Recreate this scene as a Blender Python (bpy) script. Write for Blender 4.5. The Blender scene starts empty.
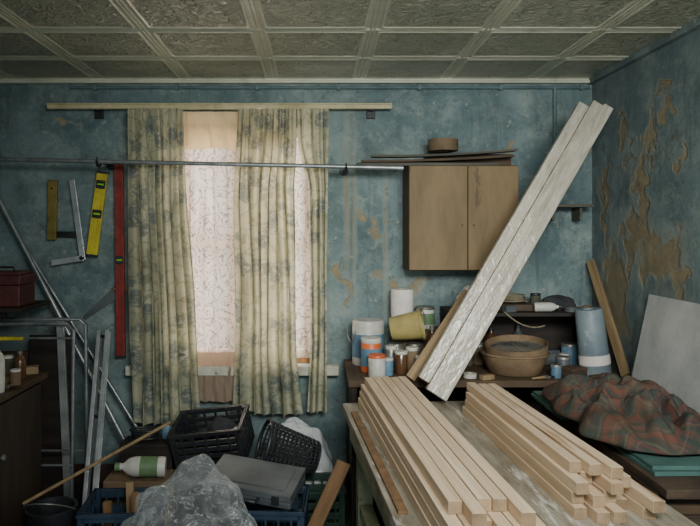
import bpy, bmesh, math, random, time
from mathutils import Vector, Matrix, Euler, noise
random.seed(7)
R=math.radians
SC=bpy.context.scene; COL=SC.collection
SZ=.705
sims=[];cols=[]
def raw(name,bm):
    me=bpy.data.meshes.new(name); bm.to_mesh(me); bm.free(); o=bpy.data.objects.new(name,me); COL.objects.link(o); return o
def collider(bm):
    o=raw('collider',bm); m=o.modifiers.new('c','COLLISION'); o.collision.thickness_outer=.004; o.collision.cloth_friction=12; cols.append(o)
def cbox(size,c,rot=None):
    b=bmesh.new(); m=Matrix.Translation(c)@(rot or Matrix())@Matrix.Diagonal((*size,1)); bmesh.ops.create_cube(b,size=1,matrix=m); collider(b)
def cell(r,c,n=.25,f=9):
    b=bmesh.new(); bmesh.ops.create_icosphere(b,subdivisions=3,radius=1,matrix=Matrix.Translation(c)@Matrix.Diagonal((*r,1)));
    for v in b.verts:
        d=v.co-Vector(c); v.co=Vector(c)+d*(1+n*noise.noise(v.co*f))
    collider(b)
def cloth(bm,mass,bend,tens=15,sd=.004,selfc=True):
    o=raw('simcloth',bm); c=o.modifiers.new('cloth','CLOTH'); s=c.settings
    s.quality=5; s.mass=mass; s.tension_stiffness=tens; s.compression_stiffness=tens; s.shear_stiffness=tens*.6; s.bending_stiffness=bend; s.air_damping=1.5
    c.collision_settings.distance_min=.004; c.collision_settings.use_self_collision=selfc; c.collision_settings.self_distance_min=sd; c.collision_settings.collision_quality=2
    sims.append(o); return o
cbox((6,6,.1),(0,2,-.05))
cell((.20,.15,.25),(-.49,2.72,.27),.4,6); cell((.11,.10,.12),(-.63,2.68,.18))
cbox((.35,.33,.26),(-.88,3.12,.13)); cbox((.36,.34,.30),(-.21,3.16,.15))
cell((.09,.05,.12),(-.03,3.80,.20))
def bagmesh(c,r,sub,seed,flat=.008):
    b=bmesh.new(); bmesh.ops.create_icosphere(b,subdivisions=sub,radius=1)
    for v in b.verts:
        p=v.co.copy(); k=1+.20*noise.noise(p*2+Vector((seed,0,0)))+.14*noise.noise(p*5+Vector((0,seed,0)))
        p*=k; v.co=Vector((c[0]+p.x*r[0],c[1]+p.y*r[1],max(flat,c[2]+p.z*r[2])))
    return b
cloth(bagmesh((-.50,2.69,.36),(.29,.22,.36),5,1.1),.15,.06,15,.003,False)
cloth(bagmesh((-.03,3.79,.25),(.15,.105,.26),4,4.1),.15,.25,15,.004)
cloth(bagmesh((-.06,2.78,.13),(.11,.085,.125),4,6.1),.15,.3,15,.004)
SC.frame_start=1; SC.frame_end=40
for f in range(1,27): SC.frame_set(f)
dg=bpy.context.evaluated_depsgraph_get(); simmesh=[]
for o in sims:
    ev=o.evaluated_get(dg); me=bpy.data.meshes.new_from_object(ev); simmesh.append(me)
for o in sims+cols: bpy.data.objects.remove(o,do_unlink=True)
SC.frame_set(1)

F=680.0; CX=315.0; CY=230.0; CH=1.5
def W(px,py,Y): return Vector(((px-CX)*Y/F, Y, CH-(py-CY)*Y/F))
def lin(c):
    o=[]
    for v in c[:3]:
        v=v/255.0
        o.append(v/12.92 if v<=0.04045 else ((v+0.055)/1.055)**2.4)
    return (o[0],o[1],o[2],1)

# ---------------------------------------------------------------- materials
class NT:
    def __init__(s,name):
        s.m=bpy.data.materials.new(name); s.m.use_nodes=True
        s.t=s.m.node_tree; s.b=s.t.nodes['Principled BSDF']; s.out=s.t.nodes['Material Output']
    def n(s,typ,**k):
        nd=s.t.nodes.new(typ)
        for a,v in k.items(): setattr(nd,a,v)
        return nd
    def l(s,a,b): s.t.links.new(a,b)
    def math(s,op,a,b=None,c=None,clamp=False):
        nd=s.n('ShaderNodeMath',operation=op); nd.use_clamp=clamp
        for i,v in enumerate((a,b,c)):
            if v is None: continue
            if isinstance(v,(int,float)): nd.inputs[i].default_value=v
            else: s.l(v,nd.inputs[i])
        return nd.outputs[0]
    def vec(s,op,a,b=None):
        nd=s.n('ShaderNodeVectorMath',operation=op)
        for i,v in enumerate((a,b)):
            if v is None: continue
            if isinstance(v,(tuple,list,Vector)): nd.inputs[i].default_value=v
            else: s.l(v,nd.inputs[i])
        return nd.outputs['Value'] if op=='LENGTH' else nd.outputs[0]
    def mix(s,f,a,b,mode='MIX'):
        nd=s.n('ShaderNodeMix',data_type='RGBA',blend_type=mode)
        if isinstance(f,(int,float)): nd.inputs[0].default_value=f
        else: s.l(f,nd.inputs[0])
        for i,v in ((6,a),(7,b)):
            if isinstance(v,(tuple,list)): nd.inputs[i].default_value=v
            else: s.l(v,nd.inputs[i])
        return nd.outputs[2]
    def noise(s,v,scale,detail=6,rough=.6,dist=0):
        nd=s.n('ShaderNodeTexNoise'); nd.inputs['Scale'].default_value=scale
        nd.inputs['Detail'].default_value=detail; nd.inputs['Roughness'].default_value=rough
        nd.inputs['Distortion'].default_value=dist
        if v is not None: s.l(v,nd.inputs['Vector'])
        return nd.outputs['Fac']
    def noisec(s,v,scale,detail=4):
        nd=s.n('ShaderNodeTexNoise'); nd.inputs['Scale'].default_value=scale
        nd.inputs['Detail'].default_value=detail
        s.l(v,nd.inputs['Vector']); return nd.outputs['Color']
    def ramp(s,f,a,b):
        nd=s.n('ShaderNodeMapRange'); nd.inputs['From Min'].default_value=a; nd.inputs['From Max'].default_value=b
        nd.clamp=True; s.l(f,nd.inputs['Value']); return nd.outputs[0]
    def rnd(s): return s.n('ShaderNodeObjectInfo').outputs['Random']
    def coord(s,kind='Object',rnd=True):
        tc=s.n('ShaderNodeTexCoord'); v=tc.outputs[kind]
        if rnd:
            m=s.math('MULTIPLY',s.rnd(),13.0)
            nd=s.n('ShaderNodeVectorMath',operation='ADD'); s.l(v,nd.inputs[0]); s.l(m,nd.inputs[1]); v=nd.outputs[0]
        return v
    def bump(s,h,strength,dist=.01):
        nd=s.n('ShaderNodeBump'); nd.inputs['Strength'].default_value=strength; nd.inputs['Distance'].default_value=dist
        s.l(h,nd.inputs['Height']); s.l(nd.outputs[0],s.b.inputs['Normal']); return nd

def mat(name,c1,c2=None,scale=6,rough=.7,bump=.2,bscale=60,metal=0,stretch=(1,1,1),c3=None,c3s=25,c3t=.62,spec=.3,lo=.35,hi=.65,bd=.004,var=None):
    N=NT(name); v=N.coord()
    v=N.vec('MULTIPLY',v,stretch)
    c1=lin(c1); c2=lin(c2) if c2 else tuple([x*.7 for x in c1[:3]]+[1])
    f=N.ramp(N.noise(v,scale,8,.65),lo,hi)
    col=N.mix(f,c1,c2)
    if c3:
        g=N.ramp(N.noise(v,c3s,6,.7),c3t,c3t+.06)
        col=N.mix(g,col,lin(c3))
    if var: col=N.mix(N.math('MULTIPLY',N.rnd(),.6),col,lin(var))
    N.l(col,N.b.inputs['Base Color'])
    N.b.inputs['Roughness'].default_value=rough; N.b.inputs['Metallic'].default_value=metal
    N.b.inputs['Specular IOR Level'].default_value=spec
    if bump: N.bump(N.noise(v,bscale,6,.65),bump,bd)
    return N.m

def wall_mat(name,blobs,drips=(),base=(122,142,142),base2=(86,108,112),pale=(154,168,162),sp=.635,soft=.2,pcol=((160,146,114),(116,106,84))):
    N=NT(name); tc=N.n('ShaderNodeTexCoord'); v=tc.outputs['Object']
    big=N.noise(v,1.3,10,.66,.3)
    col=N.mix(N.ramp(big,.36,.64),lin(base),lin(base2))
    med=N.noise(v,5.5,12,.78,.3)
    col=N.mix(N.math('MULTIPLY',N.ramp(med,.48,.68),.7),col,lin(pale))
    gr=N.noise(N.vec('ADD',v,(11,2,6)),2.8,12,.8,.3)
    col=N.mix(N.math('MULTIPLY',N.ramp(gr,.48,.66),.65),col,lin((70,84,84)))
    vs=N.vec('MULTIPLY',v,(22,22,.9))
    st=N.noise(vs,1.1,9,.72,.0)
    col=N.mix(N.math('MULTIPLY',N.math('MULTIPLY',N.ramp(st,.56,.68),N.ramp(N.noise(v,1.7,4),.42,.6)),.4),col,lin((130,124,100)))
    vs=N.vec('MULTIPLY',v,(12,12,.9))
    st=N.noise(N.vec('ADD',vs,(3,1,8)),1.1,9,.7,.0)
    col=N.mix(N.math('MULTIPLY',N.math('MULTIPLY',N.ramp(st,.52,.68),N.ramp(N.noise(v,1.4,4),.38,.6)),.5),col,lin((58,70,70)))
    ch=N.noise(v,26,8,.75)
    col=N.mix(N.math('MULTIPLY',N.ramp(ch,.58,.63),.6),col,lin((84,90,82)))
    ch2=N.noise(N.vec('ADD',v,(7,3,1)),17,9,.78)
    col=N.mix(N.math('MULTIPLY',N.ramp(ch2,.60,.64),.55),col,lin((172,174,160)))
    wob=N.vec('SUBTRACT',N.noisec(v,6,9),(.5,.5,.5)); wob=N.vec('MULTIPLY',wob,(.5,.5,.5))
    vv=N.vec('ADD',v,wob); mask=None
    for (x,y,z,rx,rz) in blobs:
        d=N.vec('SUBTRACT',vv,(x,y,z)); d=N.vec('MULTIPLY',d,(1/rx,1/rx,1/rz)); L=N.vec('LENGTH',d)
        k=N.math('SUBTRACT',1.0,L)
        mask=k if mask is None else N.math('MAXIMUM',mask,k)
    wob2=N.vec('MULTIPLY',N.vec('SUBTRACT',N.noisec(v,9,6),(.5,.5,.5)),(.03,.03,.3)); v2=N.vec('ADD',v,wob2)
    for (x,y,z,rx,rz) in drips:
        d=N.vec('SUBTRACT',v2,(x,y,z)); d=N.vec('MULTIPLY',d,(1/rx,1/rx,1/rz)); L=N.vec('LENGTH',d)
        mask=N.math('MAXIMUM',mask,N.math('MULTIPLY',N.math('SUBTRACT',1.0,L),.2))
    spread=N.ramp(N.noise(N.vec('ADD',v,(2,5,9)),3.3,12,.74,.6),sp,sp+.03)
    pm=N.ramp(mask,.0,soft)
    pm=N.math('MULTIPLY',pm,N.math('MULTIPLY',N.ramp(N.noise(v,14,10,.76),.30,.48),.9))
    edge=N.ramp(mask,-.35,.0)
    col=N.mix(N.math('MULTIPLY',edge,.5),col,lin((150,154,140)))
    pm=N.math('MAXIMUM',pm,N.math('MULTIPLY',spread,.55))
    pc=N.mix(N.ramp(N.noise(v,9,9,.72),.35,.7),lin(pcol[0]),lin(pcol[1]))
    col=N.mix(pm,col,pc)
    N.l(col,N.b.inputs['Base Color']); N.b.inputs['Roughness'].default_value=.85
    N.b.inputs['Specular IOR Level'].default_value=.2
    h=N.math('ADD',N.math('MULTIPLY',pm,-.7),N.math('MULTIPLY',N.noise(v,14,12,.75),1.0))
    N.bump(h,.7,.014)
    return N.m

M={}
M['wallback']=wall_mat('peeling_blue_plaster',[(.33,4.05,1.5,.03,.16),(.46,4.05,1.62,.025,.12),(.16,4.05,1.15,.04,.16),(.5,4.05,1.12,.12,.04),(-1.5,4.05,2.12,.1,.03),(1.2,4.05,1.9,.03,.15)],
 [(.19,4.05,1.72,.012,.3),(.235,4.05,1.6,.008,.3),(.42,4.05,1.45,.009,.22)])
M['wallright']=wall_mat('peeling_blue_plaster_side',[(1.65,3.45,1.62,.10,.28),(1.65,3.25,1.36,.22,.13),(1.65,3.75,1.12,.2,.3),(1.65,3.6,2.0,.05,.14),(1.65,3.1,1.75,.07,.1),(1.65,3.86,1.6,.06,.22),(1.65,3.35,1.95,.07,.12),(1.65,3.55,1.45,.08,.22),(1.65,3.05,1.25,.08,.06),(1.65,3.2,2.1,.05,.05)],base=(126,144,144),base2=(96,116,120),sp=.615,soft=.22)
M['floor']=mat('dirty_concrete',(66,64,58),(40,40,37),5,.9,.4,30)
def ceil_mat(name,st,sc,c1=(196,198,178),c2=(158,162,142),bd=.03):
    N=NT(name); v=N.coord(rnd=False)
    col=N.mix(N.ramp(N.noise(v,2.2,8,.7),.35,.7),lin(c1),lin(c2))
    col=N.mix(N.math('MULTIPLY',N.ramp(N.noise(v,9,8,.7),.58,.72),.5),col,lin((120,122,104)))
    N.l(col,N.b.inputs['Base Color']); N.b.inputs['Roughness'].default_value=.34
    N.b.inputs['Specular IOR Level'].default_value=.6
    vd=N.vec('ADD',v,N.vec('MULTIPLY',N.noisec(v,14,3),(.07,.07,0)))
    a=N.math('ABSOLUTE',N.math('SUBTRACT',N.noise(vd,sc,2,.5,1.0),.5))
    N.bump(a,st,bd); return N.m
M['ceil_tex']=ceil_mat('embossed_ceiling_stucco',1.0,20,(184,186,166),(148,152,132),.06)
M['ceil']=ceil_mat('ceiling_paint',.12,12,(208,210,190),(176,180,160))
M['pipepaint']=mat('blue_painted_pipe',(98,120,122),(76,96,100),8,.6,.2)
M['rail']=mat('aged_cream_paint',(196,190,154),(160,152,114),8,.5,.15)
M['winwood']=mat('window_wood',(208,156,104),(170,118,74),7,.6,.2,stretch=(6,6,.6))
M['sill']=mat('sill_paint',(200,200,186),(150,150,134),8,.6,.2)
M['metal']=mat('dull_steel',(162,168,168),(112,120,122),9,.38,.1,metal=.6)
M['alu']=mat('aluminium',(190,196,196),(144,152,154),9,.4,.1,metal=.5)
M['darkmetal']=mat('dark_metal',(54,56,56),(34,36,38),9,.5,.15,metal=.4)
M['black']=mat('black_plastic',(44,47,50),(30,32,35),9,.4,.1,spec=.5)
M['blackwood']=mat('dark_stained_wood',(52,45,39),(35,31,28),4,.6,.3,stretch=(1,6,6))
M['yellow']=mat('yellow_lacquer',(206,192,62),(162,150,50),10,.45,.1)
M['olive']=mat('olive_worn_lacquer',(130,116,58),(94,84,42),10,.55,.15)
M['red']=mat('red_lacquer',(144,54,48),(100,42,40),9,.5,.1)
M['redbox']=mat('dull_red_metal',(100,54,50),(66,42,40),9,.5,.15)
M['vial']=mat('vial_green',(150,210,60),(120,180,50),9,.2,0)
M['ply']=mat('old_plywood',(138,118,84),(104,88,60),2.0,.6,.15,stretch=(3,3,.7),lo=.3,hi=.68,c3=(92,78,56),c3s=3.5,c3t=.62)
M['plydark']=mat('old_plywood_edge',(90,74,56),(62,52,40),4,.7,.2)
M['pine']=mat('pine_batten',(236,216,186),(206,182,150),3.0,.55,.2,70,stretch=(16,.6,16),c3=(160,126,90),c3s=1.6,c3t=.6,var=(188,162,130))
M['pineend']=mat('pine_end_grain',(160,138,110),(118,100,78),14,.7,.3,80)
def wrap_mat():
    N=NT('plastic_wrapped_board'); v=N.coord()
    a=N.noise(N.vec('MULTIPLY',v,(7,7,1.2)),4,6,.62,1.2)
    col=N.mix(N.ramp(a,.35,.65),lin((194,190,174)),lin((158,152,136)))
    N.l(col,N.b.inputs['Base Color']); N.b.inputs['Roughness'].default_value=.28; N.b.inputs['Specular IOR Level'].default_value=.6
    N.bump(N.noise(N.vec('MULTIPLY',v,(1.8,1.8,.8)),16,2,.45,2.0),.55,.010); return N.m
M['wrap']=wrap_mat()
M['brownwood']=mat('brown_board',(136,106,74),(98,76,52),3,.65,.25,stretch=(8,8,.7))
M['strip']=mat('pale_strip_wood',(160,138,102),(122,102,74),3,.65,.25,stretch=(8,8,.7))
M['greyboard']=mat('weathered_board',(96,94,82),(64,64,58),3,.7,.25,stretch=(.8,8,8))
M['benchtop']=mat('dusty_bench_top',(166,160,144),(116,108,90),5,.75,.4,40,stretch=(5,.8,5),c3=(198,196,186),c3s=3,c3t=.56)
M['benchgreen']=mat('pale_green_bench_paint',(170,178,148),(120,128,100),6,.6,.3,c3=(100,90,68),c3s=12,c3t=.6)
M['teal']=mat('teal_foam',(82,118,110),(62,92,88),6,.6,.1)
M['paneldk']=mat('dark_panel_board',(84,70,56),(54,46,40),4,.7,.3,stretch=(2,2,8))
M['plaster']=mat('grey_plasterboard',(196,198,194),(160,164,162),4,.8,.15)
M['white']=mat('white_plastic',(206,206,198),(174,174,164),8,.4,.05)
M['paper']=mat('white_paper',(226,222,214),(202,198,188),8,.8,.2)
M['bluelab']=mat('blue_label',(100,134,154),(78,110,132),9,.5,.05)
M['greenlab']=mat('green_label',(106,136,96),(82,110,78),9,.5,.05)
M['orange']=mat('orange_plastic',(214,112,66),(188,92,52),9,.4,.05)
M['mustard']=mat('mustard_bucket',(186,172,108),(146,132,82),6,.5,.1)
M['amber']=mat('amber_glass',(96,68,44),(72,50,34),6,.2,0,spec=.6)
M['tin']=mat('tin',(146,148,142),(102,102,96),9,.4,.1,metal=.5)
M['card']=mat('cardboard',(124,106,82),(96,82,62),5,.85,.2)
M['bluecrate']=mat('blue_crate_plastic',(50,68,86),(36,52,68),6,.5,.1)
M['greencrate']=mat('green_crate_plastic',(58,82,70),(42,64,56),6,.5,.1)
M['greycase']=mat('grey_case',(94,100,102),(68,74,78),6,.5,.15)
M['wicker']=mat('tan_basin',(144,122,94),(104,88,68),6,.55,.3,30)
M['bluerroll']=mat('pale_blue_wrap',(130,144,148),(102,118,126),6,.45,.25,c3=(160,166,164),c3s=5,c3t=.55)
M['darkcloth']=mat('dark_cloth',(64,64,66),(42,42,46),8,.9,.4)
M['olivecloth']=mat('olive_cloth',(92,92,78),(66,68,58),8,.9,.4)
M['darkbrown']=mat('dark_brown_cupboard',(72,58,48),(48,41,37),4,.55,.2,stretch=(6,6,.8))
M['greenplate']=mat('green_enamel',(80,132,110),(60,108,90),9,.35,.05)
M['rope']=mat('rope',(140,130,108),(108,100,82),30,.9,.4)
M['bagwhite']=mat('thin_white_polythene',(206,212,212),(176,184,186),6,.3,.1,spec=.6)

def curtain_mat():
    N=NT('floral_curtain_fabric'); tc=N.n('ShaderNodeTexCoord'); uv=tc.outputs['UV']
    col=N.mix(N.ramp(N.noise(uv,5,8,.6),.35,.7),lin((196,196,170)),lin((158,160,136)))
    w=N.vec('ADD',uv,N.vec('MULTIPLY',N.noisec(uv,22,3),(.05,.05,0)))
    def vor(vec,sc,feat='F1'):
        nd=N.n('ShaderNodeTexVoronoi'); nd.feature=feat; nd.inputs['Scale'].default_value=sc; N.l(vec,nd.inputs['Vector']); return nd.outputs['Distance']
    fl=vor(w,8.0)
    ring=N.ramp(fl,.46,.38)
    petal=N.ramp(N.noise(uv,50,3,.5,1.0),.42,.48)
    f1=N.math('MULTIPLY',ring,petal)
    col=N.mix(N.math('MULTIPLY',f1,.68),col,lin((96,116,126)))
    core=N.ramp(fl,.16,.11)
    col=N.mix(N.math('MULTIPLY',core,.6),col,lin((78,98,110)))
    lv=vor(N.vec('ADD',N.vec('MULTIPLY',w,(1.7,.8,1)),(3.3,1.7,0)),14)
    f2=N.ramp(lv,.30,.23)
    col=N.mix(N.math('MULTIPLY',f2,.55),col,lin((110,122,104)))
    st=N.ramp(vor(w,10,'DISTANCE_TO_EDGE'),.04,.025)
    col=N.mix(N.math('MULTIPLY',st,.4),col,lin((108,118,104)))
    N.l(col,N.b.inputs['Base Color']); N.b.inputs['Roughness'].default_value=.9; N.b.inputs['Specular IOR Level'].default_value=.1
    tr=N.n('ShaderNodeBsdfTranslucent'); N.l(N.mix(.2,col,lin((244,214,158))),tr.inputs[0])
    mx=N.n('ShaderNodeMixShader'); mx.inputs[0].default_value=.34
    N.l(N.b.outputs[0],mx.inputs[1]); N.l(tr.outputs[0],mx.inputs[2]); N.l(mx.outputs[0],N.out.inputs[0])
    return N.m
M['curtain']=curtain_mat()
def lace_mat():
    N=NT('lace_net'); tc=N.n('ShaderNodeTexCoord'); uv=tc.outputs['UV']
    w=N.vec('ADD',uv,N.vec('MULTIPLY',N.noisec(uv,20,3),(.05,.05,0)))
    nd=N.n('ShaderNodeTexVoronoi'); nd.feature='SMOOTH_F1'; nd.inputs['Scale'].default_value=14; N.l(w,nd.inputs['Vector'])
    petals=N.math('SINE',N.math('MULTIPLY',nd.outputs['Distance'],34.0))
    a=N.ramp(petals,-.3,.5)
    nz=N.ramp(N.noise(uv,85,3,.6,.6),.42,.56)
    th=N.math('MAXIMUM',N.math('MULTIPLY',a,N.math('ADD',N.math('MULTIPLY',nz,.5),.5)),N.math('MULTIPLY',nz,.35))
    cl=N.mix(th,lin((250,240,226)),lin((118,108,106)))
    tr=N.n('ShaderNodeBsdfTranslucent'); N.l(cl,tr.inputs[0])
    df=N.n('ShaderNodeBsdfDiffuse'); N.l(cl,df.inputs[0])
    m1=N.n('ShaderNodeMixShader'); m1.inputs[0].default_value=.4; N.l(tr.outputs[0],m1.inputs[1]); N.l(df.outputs[0],m1.inputs[2])
    tp=N.n('ShaderNodeBsdfTransparent'); m2=N.n('ShaderNodeMixShader')
    N.l(N.math('ADD',N.math('MULTIPLY',th,.56),.38),m2.inputs[0]); N.l(tp.outputs[0],m2.inputs[1]); N.l(m1.outputs[0],m2.inputs[2])
    N.l(m2.outputs[0],N.out.inputs[0]); return N.m
M['lace']=lace_mat()
def cloth_tr(name,c,f,t=(228,196,150)):
    N=NT(name); N.b.inputs['Base Color'].default_value=lin(c); N.b.inputs['Roughness'].default_value=.9
    tr=N.n('ShaderNodeBsdfTranslucent'); tr.inputs[0].default_value=lin(t)
    mx=N.n('ShaderNodeMixShader'); mx.inputs[0].default_value=f
    N.l(N.b.outputs[0],mx.inputs[1]); N.l(tr.outputs[0],mx.inputs[2]); N.l(mx.outputs[0],N.out.inputs[0]); return N.m
M['blind']=cloth_tr('cream_blind_cloth',(204,188,154),.45,(240,210,158))
M['lining']=cloth_tr('brown_lining_cloth',(154,136,118),.3,(200,170,140))
def plastic_mat():
    N=NT('clear_polythene'); v=N.coord()
    N.b.inputs['Base Color'].default_value=lin((218,226,226)); N.b.inputs['Roughness'].default_value=.12
    N.b.inputs['Specular IOR Level'].default_value=1.0
    tp=N.n('ShaderNodeBsdfTransparent'); mx=N.n('ShaderNodeMixShader')
    lw=N.n('ShaderNodeLayerWeight'); lw.inputs[0].default_value=.35
    cr=N.ramp(N.math('ABSOLUTE',N.math('SUBTRACT',N.noise(v,9,3,.5,1.5),.5)),.02,.0)
    N.bump(cr,.5,.006)
    f=N.math('ADD',N.math('MULTIPLY',lw.outputs['Facing'],.5),N.math('MULTIPLY',cr,.3))
    N.l(N.math('ADD',f,.05,clamp=True),mx.inputs[0])
    N.l(tp.outputs[0],mx.inputs[1]); N.l(N.b.outputs[0],mx.inputs[2]); N.l(mx.outputs[0],N.out.inputs[0]); return N.m
M['polythene']=plastic_mat()
def glass_mat():
    N=NT('window_glass'); tp=N.n('ShaderNodeBsdfTransparent'); gl=N.n('ShaderNodeBsdfGlossy'); gl.inputs['Roughness'].default_value=.05
    mx=N.n('ShaderNodeMixShader'); mx.inputs[0].default_value=.06
    N.l(tp.outputs[0],mx.inputs[1]); N.l(gl.outputs[0],mx.inputs[2]); N.l(mx.outputs[0],N.out.inputs[0]); return N.m
M['glass']=glass_mat()
def blanket_mat():
    N=NT('tartan_blanket'); tc=N.n('ShaderNodeTexCoord'); uv=tc.outputs['UV']
    sx=N.n('ShaderNodeSeparateXYZ'); N.l(uv,sx.inputs[0])
    col=N.mix(N.ramp(N.noise(uv,3,6,.6),.42,.58),lin((92,74,62)),lin((64,60,60)))
    def stripe(o,freq,thr,c,col,off=0,a=.5):
        m=N.ramp(N.math('SINE',N.math('ADD',N.math('MULTIPLY',o,freq),off)),thr-.12,thr+.12)
        return N.mix(N.math('MULTIPLY',m,a),col,lin(c))
    for ax in (0,1):
        o=sx.outputs[ax]
        col=stripe(o,56,.3,(54,68,62),col,.6,.5); col=stripe(o,56,.85,(112,68,56),col,2.4,.4); col=stripe(o,112,.93,(122,112,92),col,1,.25)
    N.l(col,N.b.inputs['Base Color']); N.b.inputs['Roughness'].default_value=.95; N.b.inputs['Specular IOR Level'].default_value=.1
    N.bump(N.noise(uv,140,3),.4,.004); return N.m
M['blanket']=blanket_mat()

# ---------------------------------------------------------------- geometry helpers
def bx(bm,size,c=(0,0,0),rot=None,mi=0):
    m=Matrix.Translation(c)
    if rot is not None: m=m@(Euler(rot).to_matrix().to_4x4() if not isinstance(rot,Matrix) else rot)
    m=m@Matrix.Diagonal((size[0],size[1],size[2],1))
    r=bmesh.ops.create_cube(bm,size=1,matrix=m)
    return r['verts']
def tube(bm,p0,p1,r,seg=12,r2=None):
    p0=Vector(p0);p1=Vector(p1);d=p1-p0
    q=d.to_track_quat('Z','Y').to_matrix().to_4x4()
    m=Matrix.Translation((p0+p1)/2)@q
    bmesh.ops.create_cone(bm,cap_ends=True,segments=seg,radius1=r,radius2=r if r2 is None else r2,depth=d.length,matrix=m)
def lathe(bm,prof,seg=28,mat_=None,mi=0):
    rings=[]
    mat_=mat_ or Matrix()
    for (r,z) in prof:
        if r<1e-5: rings.append([bm.verts.new(mat_@Vector((0,0,z)))])
        else: rings.append([bm.verts.new(mat_@Vector((r*math.cos(2*math.pi*i/seg),r*math.sin(2*math.pi*i/seg),z))) for i in range(seg)])
    for a,b in zip(rings,rings[1:]):
        for i in range(seg):
            j=(i+1)%seg
            if len(a)==1 and len(b)==1: continue
            if len(a)==1: f=bm.faces.new((a[0],b[i],b[j]))
            elif len(b)==1: f=bm.faces.new((a[i],a[j],b[0]))
            else: f=bm.faces.new((a[i],a[j],b[j],b[i]))
            f.material_index=mi
def path(bm,pts,r,seg=8,closed=False):
    pts=[Vector(p) for p in pts]; rings=[]; n=len(pts)
    for i,p in enumerate(pts):
        a=pts[(i-1)%n] if (closed or i>0) else p; b=pts[(i+1)%n] if (closed or i<n-1) else p
        q=(b-a).to_track_quat('Z','Y')
        rings.append([bm.verts.new(p+q@Vector((r*math.cos(2*math.pi*k/seg),r*math.sin(2*math.pi*k/seg),0))) for k in range(seg)])
    for i in range(n if closed else n-1):
        a=rings[i]; b=rings[(i+1)%n]
        for k in range(seg): bm.faces.new((a[k],a[(k+1)%seg],b[(k+1)%seg],b[k]))
    if not closed:
        bm.faces.new(rings[0][::-1]); bm.faces.new(rings[-1])
def fin(bm,name,mats,parent=None,label=None,cat=None,loc=(0,0,0),rot=(0,0,0),smooth=False,bevel=0,group=None,kind=None,mw=None,solid=0,sharp=45,me=None):
    if not isinstance(mats,(list,tuple)): mats=[mats]
    if me is None:
        bmesh.ops.recalc_face_normals(bm,faces=bm.faces[:])
        me=bpy.data.meshes.new(name); bm.to_mesh(me); bm.free()
    for m in mats: me.materials.append(M[m])
    if smooth:
        for p in me.polygons: p.use_smooth=True
    ob=bpy.data.objects.new(name,me); COL.objects.link(ob)
    if mw is not None: ob.matrix_world=mw
    else: ob.location=loc; ob.rotation_euler=rot
    if parent: ob.parent=parent
    if label: ob['label']=label
    if cat: ob['category']=cat
    if group: ob['group']=group
    if kind: ob['kind']=kind
    if solid:
        s=ob.modifiers.new('thick','SOLIDIFY'); s.thickness=solid
    if bevel:
        b=ob.modifiers.new('bevel','BEVEL'); b.width=bevel; b.segments=2; b.limit_method='ANGLE'; b.angle_limit=R(40)
    if smooth and not solid:
        try: ob.data.set_sharp_from_angle(angle=R(sharp))
        except Exception: pass
    return ob
def E(name,label,cat,loc=(0,0,0),rot=(0,0,0),group=None,mw=None):
    o=bpy.data.objects.new(name,None); COL.objects.link(o); o.empty_display_size=.05
    if mw is not None: o.matrix_world=mw
    else: o.location=loc; o.rotation_euler=rot
    o['label']=label; o['category']=cat
    if group: o['group']=group
    return o
def NB(): return bmesh.new()
def simple_box(name,size,c,mats,label=None,cat=None,bevel=.002,parent=None,rot=(0,0,0),group=None,kind=None):
    b=NB(); bx(b,size); return fin(b,name,mats,parent,label,cat,loc=c,rot=rot,bevel=bevel,group=group,kind=kind)

# ---------------------------------------------------------------- simulated bags
def simobj(k,name,mt,label,cat):
    o=fin(None,name,mt,None,label,cat,smooth=True,me=simmesh[k],sharp=180)
    s=o.modifiers.new('sub','SUBSURF'); s.levels=1; s.render_levels=1
simobj(0,'polythene_bag','polythene','large crumpled clear polythene bag on the floor','plastic bag')
simobj(1,'plastic_bag','bagwhite','low crumpled white plastic bag slumped by the bench','plastic bag')
simobj(2,'plastic_film','polythene','crumpled clear plastic film heap beside the blue crate','plastic film')

# ---------------------------------------------------------------- room shell
BY=4.05; RX=1.65; LX=-2.0; H=2.4; NY=-1.2
wx0,wx1=-.82,.01; wz0,wz1=.70,2.13
b=NB()
t=.26
def wbox(x0,x1,z0,z1): bx(b,(x1-x0,t,z1-z0),((x0+x1)/2,BY+t/2,(z0+z1)/2))
wbox(LX,wx0,0,H); wbox(wx1,RX,0,H); wbox(wx0,wx1,0,wz0); wbox(wx0,wx1,wz1,H)
fin(b,'wall_back','wallback',kind='structure')
b=NB(); bx(b,(.2,BY-NY+t,H),(RX+.1,(BY+t+NY)/2,H/2)); fin(b,'wall_right','wallright',kind='structure')
b=NB(); bx(b,(.2,BY-NY+t,H),(LX-.1,(BY+t+NY)/2,H/2)); fin(b,'wall_left','wallright',kind='structure')
b=NB(); bx(b,(RX-LX+.4,BY-NY+t,.1),((RX+LX)/2,(BY+t+NY)/2,-.05)); fin(b,'floor','floor',kind='structure')
b=NB(); bx(b,(RX-LX+.4,BY-NY+t,.1),((RX+LX)/2,(BY+t+NY)/2,H+.05))
PX=.515; PYY=.5
def rrect(cx,cy,hx,hy,r,z,n=5):
    out=[]
    for (sx,sy,a0) in ((1,1,0),(-1,1,90),(-1,-1,180),(1,-1,270)):
        for k in range(n+1):
            a=R(a0+90*k/n)
            out.append(Vector((cx+sx*(hx-r)+r*math.cos(a),cy+sy*(hy-r)+r*math.sin(a),z)))
    return out
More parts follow.
